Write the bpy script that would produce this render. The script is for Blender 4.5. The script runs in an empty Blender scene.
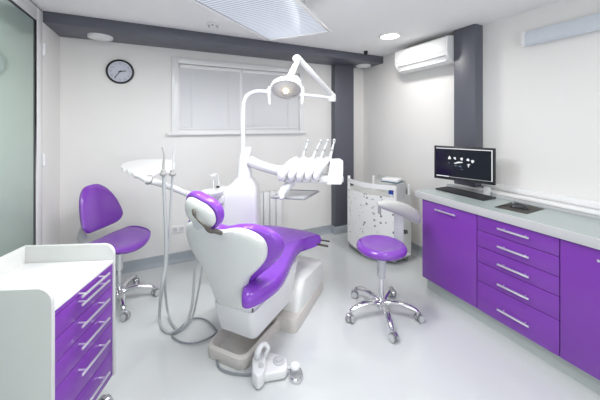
import bpy, bmesh, math, random
from mathutils import Vector, Matrix
random.seed(7)
R = math.radians
SC = bpy.context.scene
COL = SC.collection

# ---------------------------------------------------------------- camera
YAW = R(25.6)
SN, CS = math.sin(YAW), math.cos(YAW)
FPX, HOR, EYE = 282.0, 124.6, 1.5
cd = bpy.data.cameras.new('camera')
cam = bpy.data.objects.new('camera', cd)
COL.objects.link(cam)
cam.location = (0, 0, EYE)
cam.rotation_euler = (R(90), 0, -YAW)
cd.sensor_width = 36
cd.lens = 36 * FPX / 600
cd.shift_y = -(200 - HOR) / 600
cd.clip_start = 0.02
SC.camera = cam

def at(px, py, d):
    l = (px - 300) / FPX * d
    return Vector((d * SN + l * CS, d * CS - l * SN, EYE + (HOR - py) / FPX * d))

# ---------------------------------------------------------------- exposure, world, large lights
vs = SC.view_settings
vs.view_transform = 'Standard'
vs.look = 'None'
vs.gamma = 1
vs.use_curve_mapping = False
vs.exposure = 0.2
world = bpy.data.worlds.new('world')
SC.world = world
world.use_nodes = True
world.node_tree.nodes['Background'].inputs[0].default_value = (0.85, 0.92, 1, 1)
world.node_tree.nodes['Background'].inputs[1].default_value = 1.0

def area(name, loc, rot, sx, sy, power, color, shape='RECTANGLE'):
    l = bpy.data.lights.new(name, 'AREA')
    l.shape = shape
    l.size = sx
    l.size_y = sy
    l.energy = power
    l.color = color
    o = bpy.data.objects.new(name, l)
    COL.objects.link(o)
    o.location = loc
    o.rotation_euler = rot
    return o
HC = 2.42          # ceiling height
X0, X1, Y0, Y1 = -0.89, 2.66, -1.9, 3.37
area('added_fill_light', (0.9, Y0 + 0.09, 1.42), (R(90), 0, 0), 2.6, 1.5, 17, (0.93, 0.965, 1.0))  # fill light added behind the camera, at the invented window
for i, (lx, ly) in enumerate([(2.105, 2.235), (1.3, 0.75), (-0.2, 1.95)]):  # first is the visible downlight; the other two are added, without fixtures
    area('downlight_and_added_glow', (lx, ly, HC - 0.035), (0, 0, 0), 0.17, 0.17, 6.5, (1.0, 0.975, 0.94), 'DISK')
PANEL_ANG = R(39.7)
area('panel_glow', (0.47, 1.61, 2.17), (0, 0, PANEL_ANG), 1.15, 0.45, 26, (0.95, 0.97, 1.0))

# ---------------------------------------------------------------- materials
def mat(name, col, rough=0.5, metal=0.0, bump=0.0, scale=40, emit=None, es=0.0, coat=0.0, trans=0.0, vary=0.04, spec=0.5):
    m = bpy.data.materials.new(name)
    m.use_nodes = True
    nt = m.node_tree
    b = nt.nodes['Principled BSDF']
    b.inputs['Roughness'].default_value = rough
    b.inputs['Metallic'].default_value = metal
    b.inputs['Coat Weight'].default_value = coat
    b.inputs['Coat Roughness'].default_value = 0.08
    b.inputs['Transmission Weight'].default_value = trans
    b.inputs['Specular IOR Level'].default_value = spec
    tc = nt.nodes.new('ShaderNodeTexCoord')
    n = nt.nodes.new('ShaderNodeTexNoise')
    n.inputs['Scale'].default_value = scale
    n.inputs['Detail'].default_value = 3
    nt.links.new(tc.outputs['Object'], n.inputs['Vector'])
    mx = nt.nodes.new('ShaderNodeMix')
    mx.data_type = 'RGBA'
    mx.inputs['A'].default_value = (*[c * (1 - vary) for c in col], 1)
    mx.inputs['B'].default_value = (*[min(1, c * (1 + vary)) for c in col], 1)
    nt.links.new(n.outputs['Fac'], mx.inputs['Factor'])
    nt.links.new(mx.outputs['Result'], b.inputs['Base Color'])
    if bump:
        bp = nt.nodes.new('ShaderNodeBump')
        bp.inputs['Strength'].default_value = bump
        bp.inputs['Distance'].default_value = 0.002
        nt.links.new(n.outputs['Fac'], bp.inputs['Height'])
        nt.links.new(bp.outputs['Normal'], b.inputs['Normal'])
    if emit:
        b.inputs['Emission Color'].default_value = (*emit, 1)
        b.inputs['Emission Strength'].default_value = es
    return m

M = {}
M['wall'] = mat('wall_paint', (0.86, 0.845, 0.825), 0.75, bump=0.05, scale=120, vary=0.01)
M['ceiling'] = mat('ceiling_paint', (0.92, 0.915, 0.91), 0.8, vary=0.01)
M['floor'] = mat('epoxy_floor', (0.66, 0.685, 0.68), 0.16, scale=1.6, vary=0.05, coat=0.3)
M['skirt'] = mat('skirting_vinyl', (0.40, 0.435, 0.47), 0.35, scale=8)
M['plinth'] = mat('plinth_vinyl', (0.50, 0.54, 0.53), 0.35, scale=8)
M['grey'] = mat('slate_grey_paint', (0.115, 0.12, 0.148), 0.42, vary=0.02)
M['white'] = mat('white_plastic', (0.84, 0.845, 0.85), 0.3, vary=0.01)
M['whitepaint'] = mat('white_enamel', (0.86, 0.86, 0.86), 0.22, vary=0.01)
M['shell'] = mat('ivory_shell', (0.77, 0.785, 0.76), 0.3, vary=0.01)
M['unit'] = mat('unit_gloss_white', (0.80, 0.80, 0.805), 0.2, vary=0.01, coat=0.3)
M['base'] = mat('chair_base_grey', (0.64, 0.61, 0.575), 0.4, vary=0.02)
M['purple'] = mat('purple_laminate', (0.205, 0.045, 0.40), 0.28, scale=12, vary=0.02)
M['vinyl'] = mat('purple_upholstery', (0.25, 0.065, 0.56), 0.27, bump=0.08, scale=220, vary=0.02, coat=0.15)
M['vinyl2'] = mat('purple_stool_vinyl', (0.22, 0.055, 0.46), 0.24, bump=0.05, scale=220, vary=0.02, coat=0.4)
M['lam'] = mat('white_laminate', (0.70, 0.705, 0.69), 0.4, vary=0.01)
M['chrome'] = mat('chrome', (0.72, 0.72, 0.74), 0.14, metal=1.0, vary=0.01)
M['steel'] = mat('brushed_steel', (0.86, 0.86, 0.88), 0.34, metal=0.85, vary=0.02)
M['dark'] = mat('black_plastic', (0.015, 0.016, 0.02), 0.35)
M['rubber'] = mat('dark_rubber', (0.04, 0.04, 0.045), 0.6)
M['ltgrey'] = mat('light_grey_plastic', (0.60, 0.61, 0.62), 0.4)
M['warmgrey'] = mat('warm_grey_plastic', (0.40, 0.40, 0.38), 0.4)
M['midgrey'] = mat('mid_grey_plastic', (0.30, 0.31, 0.32), 0.4)
M['hose'] = mat('grey_hose', (0.50, 0.52, 0.53), 0.4, vary=0.03)
M['cable'] = mat('grey_cable', (0.26, 0.28, 0.31), 0.45)
M['tan'] = mat('tan_bracket', (0.13, 0.115, 0.10), 0.35, metal=0.4)
M['counter'] = mat('worktop_laminate', (0.40, 0.46, 0.455), 0.25, scale=60, vary=0.03)
M['edge'] = mat('worktop_edge', (0.55, 0.55, 0.56), 0.35, vary=0.01)
M['armpad'] = mat('grey_armrest_foam', (0.55, 0.545, 0.53), 0.45, vary=0.01)
M['lamp_off'] = mat('opal_lamp', (0.80, 0.80, 0.79), 0.3, vary=0.01)
M['lamp_on'] = mat('opal_lamp_lit', (0.9, 0.9, 0.88), 0.4, emit=(1, 0.98, 0.95), es=3.0)
M['mirror'] = mat('faceted_mirror', (0.85, 0.86, 0.88), 0.22, metal=0.6, vary=0.02)
M['bulb'] = mat('warm_bulb', (0.9, 0.7, 0.35), 0.2, emit=(1, 0.80, 0.4), es=5)
M['blue'] = mat('blue_plastic', (0.02, 0.07, 0.42), 0.35)
M['teal'] = mat('dark_teal_plastic', (0.03, 0.13, 0.16), 0.35)
M['red'] = mat('red_valve_plastic', (0.35, 0.08, 0.04), 0.4)
M['clockface'] = mat('clock_face', (0.62, 0.63, 0.72), 0.5, vary=0.01)
M['blind'] = mat('blind_slat', (0.74, 0.745, 0.76), 0.45, vary=0.01)
M['striplamp'] = mat('strip_lamp_cover', (0.66, 0.70, 0.76), 0.35, vary=0.01)
M['daylight'] = mat('window_daylight', (0.8, 0.85, 0.9), 0.4, emit=(0.9, 0.95, 1), es=0.8)
M['screen'] = mat('monitor_screen', (0.006, 0.007, 0.012), 0.12, emit=(0.02, 0.025, 0.045), es=0.1)
M['pixel'] = mat('screen_bright', (0.5, 0.5, 0.5), 0.5, emit=(0.8, 0.82, 0.85), es=0.45)
M['pixeldim'] = mat('screen_dim', (0.05, 0.06, 0.09), 0.5, emit=(0.1, 0.13, 0.22), es=0.4)
M['clear'] = mat('clear_cover', (0.95, 0.95, 0.97), 0.05, trans=0.85, vary=0.0)
M['pad'] = mat('mouse_pad_cloth', (0.06, 0.055, 0.05), 0.7)

# glass of the sliding door: green tinted, mirror-like
g = bpy.data.materials.new('green_mirror_glass')
g.use_nodes = True
nt = g.node_tree
pb = nt.nodes['Principled BSDF']
pb.inputs['Base Color'].default_value = (0.36, 0.45, 0.40, 1)
pb.inputs['Roughness'].default_value = 0.25
gl = nt.nodes.new('ShaderNodeBsdfGlossy')
gl.inputs['Color'].default_value = (0.76, 0.86, 0.80, 1)
gl.inputs['Roughness'].default_value = 0.05
ms = nt.nodes.new('ShaderNodeMixShader')
ms.inputs[0].default_value = 0.3
nt.links.new(pb.outputs[0], ms.inputs[1])
nt.links.new(gl.outputs[0], ms.inputs[2])
nt.links.new(ms.outputs[0], nt.nodes['Material Output'].inputs[0])
M['glass'] = g

# dotted decor of the white cart
g = mat('dotted_white_front', (0.80, 0.80, 0.79), 0.3, vary=0.0)
nt = g.node_tree
pb = nt.nodes['Principled BSDF']
tc = nt.nodes.new('ShaderNodeTexCoord')
vo = nt.nodes.new('ShaderNodeTexVoronoi')
vo.inputs['Scale'].default_value = 23
vo.inputs['Randomness'].default_value = 0.9
nt.links.new(tc.outputs['Object'], vo.inputs['Vector'])
sep = nt.nodes.new('ShaderNodeSeparateColor')
nt.links.new(vo.outputs['Color'], sep.inputs[0])
th = nt.nodes.new('ShaderNodeMath')
th.operation = 'MULTIPLY'
th.inputs[1].default_value = 0.36
nt.links.new(sep.outputs[0], th.inputs[0])
lt = nt.nodes.new('ShaderNodeMath')
lt.operation = 'LESS_THAN'
nt.links.new(vo.outputs['Distance'], lt.inputs[0])
nt.links.new(th.outputs[0], lt.inputs[1])
rp = nt.nodes.new('ShaderNodeMix')
rp.data_type = 'RGBA'
rp.inputs['A'].default_value = (0.16, 0.17, 0.17, 1)
rp.inputs['B'].default_value = (0.55, 0.56, 0.56, 1)
nt.links.new(sep.outputs[1], rp.inputs['Factor'])
fm = nt.nodes.new('ShaderNodeMix')
fm.data_type = 'RGBA'
fm.inputs['A'].default_value = (0.88, 0.88, 0.87, 1)
nt.links.new(lt.outputs[0], fm.inputs['Factor'])
nt.links.new(rp.outputs['Result'], fm.inputs['B'])
nt.links.new(fm.outputs['Result'], pb.inputs['Base Color'])
M['dots'] = g

# prismatic diffuser: fine ribs
g = mat('prismatic_diffuser', (0.60, 0.64, 0.70), 0.25, vary=0.0, emit=(0.80, 0.87, 1.0), es=0.16)
nt = g.node_tree
pb = nt.nodes['Principled BSDF']
tc = nt.nodes.new('ShaderNodeTexCoord')
wv = nt.nodes.new('ShaderNodeTexWave')
wv.inputs['Scale'].default_value = 13
wv.bands_direction = 'X'
nt.links.new(tc.outputs['Object'], wv.inputs['Vector'])
wm = nt.nodes.new('ShaderNodeMix')
wm.data_type = 'RGBA'
wm.inputs['A'].default_value = (0.34, 0.37, 0.43, 1)
wm.inputs['B'].default_value = (0.80, 0.83, 0.87, 1)
nt.links.new(wv.outputs['Fac'], wm.inputs['Factor'])
nt.links.new(wm.outputs['Result'], pb.inputs['Base Color'])
M['prism'] = g

# ---------------------------------------------------------------- shape helpers
def merge(bm, t, mtx=None):
    if mtx is not None:
        bmesh.ops.transform(t, matrix=mtx, verts=t.verts)
    me = bpy.data.meshes.new('tmp')
    t.to_mesh(me)
    t.free()
    bm.from_mesh(me)
    bpy.data.meshes.remove(me)
    return bm

def NB():
    return bmesh.new()

def bx(bm, x0, x1, y0, y1, z0, z1, bev=0.0, mtx=None, seg=2):
    t = bmesh.new()
    bmesh.ops.create_cube(t, size=1)
    for v in t.verts:
        v.co = Vector(((x0 + x1) / 2 + v.co.x * (x1 - x0), (y0 + y1) / 2 + v.co.y * (y1 - y0), (z0 + z1) / 2 + v.co.z * (z1 - z0)))
    if bev:
        bmesh.ops.bevel(t, geom=t.edges[:], offset=bev, segments=seg, profile=0.5, affect='EDGES')
    return merge(bm, t, mtx)

def spline(pts, n=6, closed=False):
    P = [Vector(p) for p in pts]
    out = []
    m = len(P)
    rng = range(m) if closed else range(m - 1)
    for i in rng:
        if closed:
            a, b, c, d = P[(i - 1) % m], P[i], P[(i + 1) % m], P[(i + 2) % m]
        else:
            a, b, c, d = P[max(i - 1, 0)], P[i], P[i + 1], P[min(i + 2, m - 1)]
        for k in range(n):
            t = k / n
            out.append(0.5 * ((2 * b) + (c - a) * t + (2 * a - 5 * b + 4 * c - d) * t * t + (3 * b - a - 3 * c + d) * t ** 3))
    if not closed:
        out.append(P[-1])
    return out

def tube(bm, pts, r, seg=10, n=6, smooth=True, flat=1.0):
    """round bar through pts, r number or list per control point; flat squashes along world z"""
    if not isinstance(r, (list, tuple)):
        r = [r] * len(pts)
    q = [Vector((*Vector(p), rr)) for p, rr in zip(pts, r)]
    q = spline(q, n) if smooth and len(q) > 2 else q
    C = [Vector(v[:3]) for v in q]
    rr = [max(v[3], 0.0005) for v in q]
    t = bmesh.new()
    rings = []
    up = Vector((0, 0, 1))
    d0 = (C[1] - C[0]).normalized()
    if abs(d0.dot(up)) > 0.9:
        up = Vector((1, 0, 0))
    side = d0.cross(up).normalized()
    for i, c in enumerate(C):
        d = (C[min(i + 1, len(C) - 1)] - C[max(i - 1, 0)])
        if d.length < 1e-9:
            d = d0
        d = d.normalized()
        side = (side - d * side.dot(d)).normalized()
        bn = d.cross(side)
        ring = []
        for k in range(seg):
            a = 2 * math.pi * k / seg
            off = (side * math.cos(a) + bn * math.sin(a)) * rr[i]
            off.z *= flat
            ring.append(t.verts.new(c + off))
        rings.append(ring)
    for i in range(len(rings) - 1):
        for k in range(seg):
            t.faces.new((rings[i][k], rings[i][(k + 1) % seg], rings[i + 1][(k + 1) % seg], rings[i + 1][k]))
    t.faces.new(rings[0][::-1])
    t.faces.new(rings[-1])
    return merge(bm, t)

def lathe(bm, prof, loc=(0, 0, 0), mtx=None, seg=32):
    """prof = [(r, z), ...] bottom to top around z"""
    t = bmesh.new()
    rings = []
    for r, z in prof:
        if r < 1e-5:
            rings.append([t.verts.new((0, 0, z))])
        else:
            rings.append([t.verts.new((r * math.cos(2 * math.pi * k / seg), r * math.sin(2 * math.pi * k / seg), z)) for k in range(seg)])
    for a, b in zip(rings[:-1], rings[1:]):
        if len(a) == 1 and len(b) == 1:
            continue
        for k in range(seg):
            k2 = (k + 1) % seg
            if len(a) == 1:
                t.faces.new((a[0], b[k2], b[k]))
            elif len(b) == 1:
                t.faces.new((a[k], a[k2], b[0]))
            else:
                t.faces.new((a[k], a[k2], b[k2], b[k]))
    if len(rings[0]) > 1:
        t.faces.new(rings[0][::-1])
    if len(rings[-1]) > 1:
        t.faces.new(rings[-1])
    m = Matrix.Translation(loc)
    if mtx is not None:
        m = m @ mtx
    return merge(bm, t, m)

def prism(bm, poly, z0, z1, bev=0.0, mtx=None, top=None, seg=2):
    """poly = [(x,y)] counter-clockwise; top = another outline for z1 (taper)"""
    t = bmesh.new()
    lo = [t.verts.new((x, y, z0)) for x, y in poly]
    hi = [t.verts.new((x, y, z1)) for x, y in (top or poly)]
    n = len(poly)
    t.faces.new(lo[::-1])
    t.faces.new(hi)
    for k in range(n):
        t.faces.new((lo[k], lo[(k + 1) % n], hi[(k + 1) % n], hi[k]))
    bmesh.ops.recalc_face_normals(t, faces=t.faces)
    if bev:
        bmesh.ops.bevel(t, geom=t.edges[:], offset=bev, segments=seg, profile=0.5, affect='EDGES', clamp_overlap=True)
    return merge(bm, t, mtx)

def loft(bm, rings, cap=True):
    t = bmesh.new()
    V = [[t.verts.new(p) for p in r] for r in rings]
    n = len(V[0])
    for a, b in zip(V[:-1], V[1:]):
        for k in range(n):
            t.faces.new((a[k], a[(k + 1) % n], b[(k + 1) % n], b[k]))
    if cap:
        t.faces.new(V[0][::-1])
        t.faces.new(V[-1])
    bmesh.ops.recalc_face_normals(t, faces=t.faces)
    return merge(bm, t)

def pillow(bm, outline, center, prof, mapf, n=5):
    """closed cushion: star-shaped smooth outline; prof = [(r, h)] from front centre over the rim to back centre"""
    O = spline([(*p, 0) for p in outline], n, closed=True)
    c = Vector((*center, 0))
    t = bmesh.new()
    rings = []
    for r, h in prof:
        if r < 1e-5:
            rings.append([t.verts.new(mapf(c.x, c.y, h, 0))])
        else:
            rr = []
            for p in O:
                q = c + (p - c) * r
                rr.append(t.verts.new(mapf(q.x, q.y, h, r)))
            rings.append(rr)
    m = len(O)
    for a, b in zip(rings[:-1], rings[1:]):
        for k in range(m):
            k2 = (k + 1) % m
            if len(a) == 1:
                t.faces.new((a[0], b[k], b[k2]))
            elif len(b) == 1:
                t.faces.new((a[k], b[0], a[k2]))
            else:
                t.faces.new((a[k], b[k], b[k2], a[k2]))
    bmesh.ops.recalc_face_normals(t, faces=t.faces)
    return merge(bm, t)

def obj(name, bm, m, parent=None, label=None, loc=None, rot=None, ang=35, kind=None):
    me = bpy.data.meshes.new(name)
    bmesh.ops.remove_doubles(bm, verts=bm.verts, dist=1e-6)
    bm.to_mesh(me)
    bm.free()
    me.materials.append(M[m] if isinstance(m, str) else m)
    me.polygons.foreach_set('use_smooth', [True] * len(me.polygons))
    me.set_sharp_from_angle(angle=R(ang))
    o = bpy.data.objects.new(name, me)
    COL.objects.link(o)
    if parent is not None:
        o.parent = parent
    if loc is not None:
        o.location = loc
    if rot is not None:
        o.rotation_euler = rot
    if label:
        o['label'] = label
    if kind:
        o['kind'] = kind
    return o

def tag(o, label, cat, group=None):
    o['label'] = label
    o['category'] = cat
    if group:
        o['group'] = group
    return o

def thing(name, label, cat, loc=(0, 0, 0), rotz=0.0, group=None):
    o = bpy.data.objects.new(name, None)
    COL.objects.link(o)
    o.empty_display_size = 0.1
    o.location = loc
    o.rotation_euler = (0, 0, rotz)
    return tag(o, label, cat, group)

def struct(name, bm, m, parent=None):
    return obj(name, bm, m, parent, kind='structure')

RX = lambda d: Matrix.Rotation(R(d), 4, 'X')
RY = lambda d: Matrix.Rotation(R(d), 4, 'Y')
RZ = lambda d: Matrix.Rotation(R(d), 4, 'Z')
T = lambda x, y, z: Matrix.Translation((x, y, z))

# ================================================================ SETTING
struct('floor', bx(NB(), X0 - .1, X1 + .1, Y0 - .1, Y1 + .1, -0.06, 0), 'floor')
struct('ceiling', bx(NB(), X0 - .1, X1 + .1, Y0 - .1, Y1 + .1, HC, HC + 0.06), 'ceiling')
struct('wall_right', bx(NB(), X1, X1 + .1, Y0 - .1, Y1 + .1, 0, HC), 'wall')
# back wall with the window opening
WX0, WX1, WZ0, WZ1 = 0.13, 1.60, 1.43, 2.17
b = NB()
bx(b, X0 - .1, WX0, Y1, Y1 + .1, 0, HC)
bx(b, WX1, X1 + .1, Y1, Y1 + .1, 0, HC)
bx(b, WX0, WX1, Y1, Y1 + .1, 0, WZ0)
bx(b, WX0, WX1, Y1, Y1 + .1, WZ1, HC)
struct('wall_back', b, 'wall')
# left wall: pier beyond the glass door, header above it
DY0, DY1 = 0.30, 2.92
b = NB()
bx(b, X0 - .1, X0, DY1, Y1 + .1, 0, HC)
bx(b, X0 - .1, X0, Y0 - .1, DY0, 0, HC)
bx(b, X0 - .1, X0, DY0, DY1, 2.405, HC)
struct('wall_left', b, 'wall')
# front wall behind the camera; its wide window is invented to light the room
b = NB()
bx(b, X0 - .1, -0.5, Y0 - .1, Y0, 0, HC)
bx(b, 2.3, X1 + .1, Y0 - .1, Y0, 0, HC)
bx(b, -0.5, 2.3, Y0 - .1, Y0, 0, 0.6)
bx(b, -0.5, 2.3, Y0 - .1, Y0, 2.25, HC)
struct('wall_front', b, 'wall')
w = struct('added_window', bx(NB(), -0.5, 2.3, Y0 - .06, Y0 - .04, 0.6, 2.25), 'daylight')  # glowing pane added as an unseen light source
b = NB()
for x0, x1, z0, z1 in [(-0.5, 2.3, 0.6, 0.66), (-0.5, 2.3, 2.19, 2.25), (-0.5, -0.44, 0.6, 2.25), (2.24, 2.3, 0.6, 2.25), (0.87, 0.93, 0.6, 2.25)]:
    bx(b, x0, x1, Y0 - .04, Y0 - .005, z0, z1)
obj('window_frame', b, 'white', w)  # frame of the same invented window

def skirting(name, p0, p1, nrm):
    """coved skirting from p0 to p1, nrm = unit 2D vector into the room"""
    prof = [(0, 0.10), (0.012, 0.10), (0.012, 0.035), (0.018, 0.018), (0.034, 0.004), (0.05, 0.0005), (0, 0.0005)]
    rings = []
    for p in (p0, p1):
        rings.append([(p[0] + nrm[0] * u, p[1] + nrm[1] * u, z) for u, z in prof])
    return struct(name, loft(NB(), rings), 'skirt')
skirting('baseboard_back', (X0, Y1), (X1, Y1), (0, -1))
skirting('baseboard_right', (X1, 1.86), (X1, Y1), (-1, 0))
skirting('baseboard_left', (X0, DY1), (X0, Y1), (1, 0))

# beam under the ceiling along the back wall, pillars
struct('trim_1', bx(NB(), X0, X1, 2.95, Y1, 2.328, HC, 0.002), 'grey')
b = NB()
bx(b, 2.10, 2.41, 3.27, Y1, 0.10, 2.328, 0.003)
c = struct('trim_2', b, 'grey')
b = NB()
bx(b, 2.085, 2.425, 3.255, Y1, 0.0, 0.10, 0.006)
obj('pillar_skirting', b, 'skirt', c)
struct('trim_3', bx(NB(), 2.544, X1, 1.626, 1.833, 0.929, HC, 0.002), 'grey')

# window with frames, sill
w = struct('window_1', bx(NB(), WX0, WX1, Y1 + .06, Y1 + .07, WZ0, WZ1), 'daylight')
b = NB()
for x0, x1, z0, z1 in [(WX0, WX0 + .05, WZ0, WZ1), (WX1 - .05, WX1, WZ0, WZ1), (.80, .86, WZ0 + .05, WZ1 - .05), (WX0 + .05, WX1 - .05, WZ0, WZ0 + .05), (WX0 + .05, WX1 - .05, WZ1 - .05, WZ1)]:
    bx(b, x0, x1, Y1 + .01, Y1 + .06, z0, z1)
obj('window_frame', b, 'whitepaint', w)
b = NB()
bx(b, 0.065, WX0, Y1 - .02, Y1, WZ0 - .03, 2.236, 0.004)
bx(b, WX1, 1.665, Y1 - .02, Y1, WZ0 - .03, 2.236, 0.004)
bx(b, WX0, WX1, Y1 - .02, Y1, WZ1, 2.236, 0.004)
obj('window_casing', b, 'whitepaint', w)
obj('window_sill', bx(NB(), 0.02, 1.68, Y1 - .05, Y1 + .02, WZ0 - .045, WZ0 - .01, 0.005), 'whitepaint', w)

# glass door in the left wall
d = struct('door_1', bx(NB(), X0 - .012, X0 - .002, DY0, 2.79, 0.03, 2.30), 'glass')
b = NB()
bx(b, X0 - .07, X0 + .008, 2.815, DY1, 0, 2.40, 0.003)
bx(b, X0 - .07, X0 + .008, DY0, 2.815, 2.30, 2.40, 0.003)
obj('door_frame', b, 'whitepaint', d)
b = NB()
bx(b, X0 - .02, X0 + .001, 2.785, 2.815, 0.0, 2.30)
bx(b, X0 - .02, X0 + .001, DY0, 2.785, 2.285, 2.30)
obj('door_gasket', b, 'dark', d, 'black rubber gasket')
obj('door_gap', bx(NB(), X0 - .04, X0 + .004, DY0, DY1 + .004, 2.40, 2.412), 'dark', d, 'black gap above the door frame')
for z in (2.10, 1.22, 0.35):
    b = NB()
    tube(b, [(X0 + .014, 2.926, z - .05), (X0 + .014, 2.926, z + .05)], 0.010, 10)
    for k in range(3):
        tube(b, [(X0 + .014, 2.926, z - .033 + k * .033 - .004), (X0 + .014, 2.926, z - .033 + k * .033 + .004)], 0.014, 10)
    obj('door_hinge', b, 'white', d)

# ================================================================ BLINDS
def blind(x0, x1, label):
    t = thing('window_blind', label, 'blind', ((x0 + x1) / 2, Y1 - .002, WZ0), 0, 'window blinds')
    hw = (x1 - x0) / 2
    H = WZ1 - WZ0
    obj('head_rail', bx(NB(), -hw, hw, -0.016, 0.006, H - .045, H - .006, 0.004), 'whitepaint', t)
    b = NB()
    n = 40
    for k in range(n):
        z = 0.05 + (H - .10) * k / (n - 1)
        bx(b, -hw + .004, hw - .004, -0.001, 0.0005, z - .0112, z + .0112, 0, T(0, 0, 0) @ Matrix.Translation((0, 0, z)) @ RX(-12) @ Matrix.Translation((0, 0, -z)))
    obj('blind_slats', b, 'blind', t)
    obj('bottom_rail', bx(NB(), -hw + .002, hw - .002, -0.010, 0.004, 0.018, 0.036, 0.003), 'whitepaint', t)
    for x in (-hw * .62, hw * .62):
        obj('ladder_tape', bx(NB(), x - .007, x + .007, -0.0075, -0.006, 0.03, H - .045), 'blind', t)
blind(WX0 + .018, 0.815, 'white venetian blind lowered over the left, unobstructed window sash')
blind(0.84, WX1 - .018, 'white venetian blind lowered over the right window sash, behind the surgical lamp')

# ================================================================ CEILING FIXTURES
def beam_lamp(x, y, z, label, m, k=.82):
    t = thing('ceiling_lamp', label, 'ceiling lamp', (x, y, z))
    obj('rim', lathe(NB(), [(r * k, zz) for r, zz in [(.095, -.02), (.118, -.022), (.124, -.012), (.124, 0), (.0, 0)]], seg=40), 'whitepaint', t)
    obj('diffuser', lathe(NB(), [(r * k, zz) for r, zz in [(.0, -.034), (.05, -.032), (.085, -.027), (.1, -.0195), (.0, -.019)]], seg=40), m, t)
beam_lamp(-0.545, 3.19, 2.328, 'round white lamp set under the left end of the grey beam, above the clock', 'lamp_off')
beam_lamp(2.50, 3.17, 2.328, 'round white lamp under the right end of the grey beam, beside the pillar', 'lamp_off')
for lx, ly, lab in [(2.105, 2.235, 'round recessed ceiling lamp, lit bright white, left of the air conditioner')]:
    t = thing('downlight', lab, 'ceiling lamp', (lx, ly, HC))
    obj('rim', lathe(NB(), [(.090, -.008), (.108, -.008), (.110, 0), (.0, 0)], seg=40), 'whitepaint', t)
    obj('diffuser', lathe(NB(), [(.0, -.012), (.075, -.011), (.096, -.0075), (.0, -.007)], seg=40), 'lamp_on', t)
t = thing('smoke_detector', 'small white smoke detector with dark slots on the ceiling in front of the beam', 'smoke detector', (0.396, 2.66, HC))
obj('housing', lathe(NB(), [(.0, -.034), (.028, -.034), (.034, -.026), (.050, -.020), (.058, -.008), (.058, 0), (.0, 0)], seg=32), 'white', t)
b = NB()
for k in range(6):
    bx(b, .032, .046, -.007, .007, -.0285, -.020, 0, RZ(60 * k + 15))
obj('vent_slot', b, 'midgrey', t)
t = thing('dome_camera', 'small black dome on the ceiling near the right end of the beam', 'security camera', (2.27, 2.83, HC))
obj('mount', lathe(NB(), [(.022, -.016), (.026, -.014), (.026, 0), (0, 0)], seg=24), 'dark', t)
obj('dome', lathe(NB(), [(0, -.05), (.014, -.047), (.022, -.036), (.025, -.026), (.024, -.015), (0, -.015)], seg=24), 'dark', t)

# big hung light panel over the patient chair; local x along the chair axis
PC0 = at(268.4, 41.0, 2.31)
ex = Vector((math.cos(PANEL_ANG), math.sin(PANEL_ANG), 0))
ey = Vector((-ex.y, ex.x, 0))
# corner (269,40) is the far-left corner, (331,31) the far-right one
L_, Wd = 1.25, 0.54
o0 = PC0 - ex * (L_ / 2) - ey * (Wd / 2)
t = thing('light_panel', 'large rectangular hung light panel with ribbed diffuser over the patient chair', 'ceiling lamp', (o0.x, o0.y, 2.184), PANEL_ANG)
b = NB()
hx, hy, rw = L_ / 2, Wd / 2, 0.024
bx(b, -hx, hx, -hy, -hy + rw, 0, .012, .002)
bx(b, -hx, hx, hy - rw, hy, 0, .012, .002)
bx(b, -hx, -hx + rw, -hy + rw, hy - rw, 0, .012, .002)
bx(b, hx - rw, hx, -hy + rw, hy - rw, 0, .012, .002)
obj('frame', b, 'whitepaint', t)
b = NB()
prism(b, [(-hx + .02, -hy + .02), (hx - .02, -hy + .02), (hx - .02, hy - .02), (-hx + .02, hy - .02)], .0125, .13, 0.002, None,
      [(-hx + .10, -hy + .10), (hx - .10, -hy + .10), (hx - .10, hy - .10), (-hx + .10, hy - .10)])
obj('housing', b, 'white', t)
obj('diffuser', bx(NB(), -hx + rw, hx - rw, -hy + rw, hy - rw, 0.004, 0.012), 'prism', t)
for sx in (-1, 1):
    for sy in (-1, 1):
        b = NB()
        tube(b, [(sx * (hx - .2), sy * (hy - .12), .125), (sx * (hx - .2), sy * (hy - .12), HC - 2.184)], 0.004, 8)
        bx(b, sx * (hx - .2) - .012, sx * (hx - .2) + .012, sy * (hy - .12) - .012, sy * (hy - .12) + .012, HC - 2.219, HC - 2.184, .002)
        obj('hanger', b, 'steel', t)

# ================================================================ WALL OBJECTS
t = thing('wall_clock', 'round wall clock with black rim and pale face on the back wall', 'clock', (-0.408, Y1, 2.036))
cm = RX(90)
obj('rim', lathe(NB(), [(.100, 0), (.122, .0), (.124, .012), (.120, .026), (.112, .030), (.106, .024), (.104, .012), (.100, .012)], mtx=cm, seg=48), 'dark', t, 'black rim')
obj('face', lathe(NB(), [(0, .006), (.106, .006), (.106, .014), (0, .014)], mtx=cm, seg=48), 'clockface', t)

def text_bm(s, size, mtx, ext=0.0004):
    cu = bpy.data.curves.new('txt', 'FONT')
    cu.body = s
    cu.size = size
    cu.align_x = 'CENTER'
    cu.align_y = 'CENTER'
    cu.extrude = ext
    o = bpy.data.objects.new('txt', cu)
    COL.objects.link(o)
    dg = bpy.context.evaluated_depsgraph_get()
    me = bpy.data.meshes.new_from_object(o.evaluated_get(dg))
    t = bmesh.new()
    t.from_mesh(me)
    bpy.data.objects.remove(o)
    bpy.data.curves.remove(cu)
    bpy.data.meshes.remove(me)
    bmesh.ops.transform(t, matrix=mtx, verts=t.verts)
    return t
for h in range(1, 13):
    a = R(90 - 30 * h)
    obj('numeral', merge(NB(), text_bm(str(h), 0.030, T(.082 * math.cos(a), -.0148, .082 * math.sin(a)) @ RX(90))), 'midgrey', t)
def hand(name, deg, ln, w_, y):
    b = NB()
    bx(b, -w_, w_, -.001, .001, -.015, ln, 0, T(0, y, 0) @ RY(deg))
    obj(name, b, 'dark', t)
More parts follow.
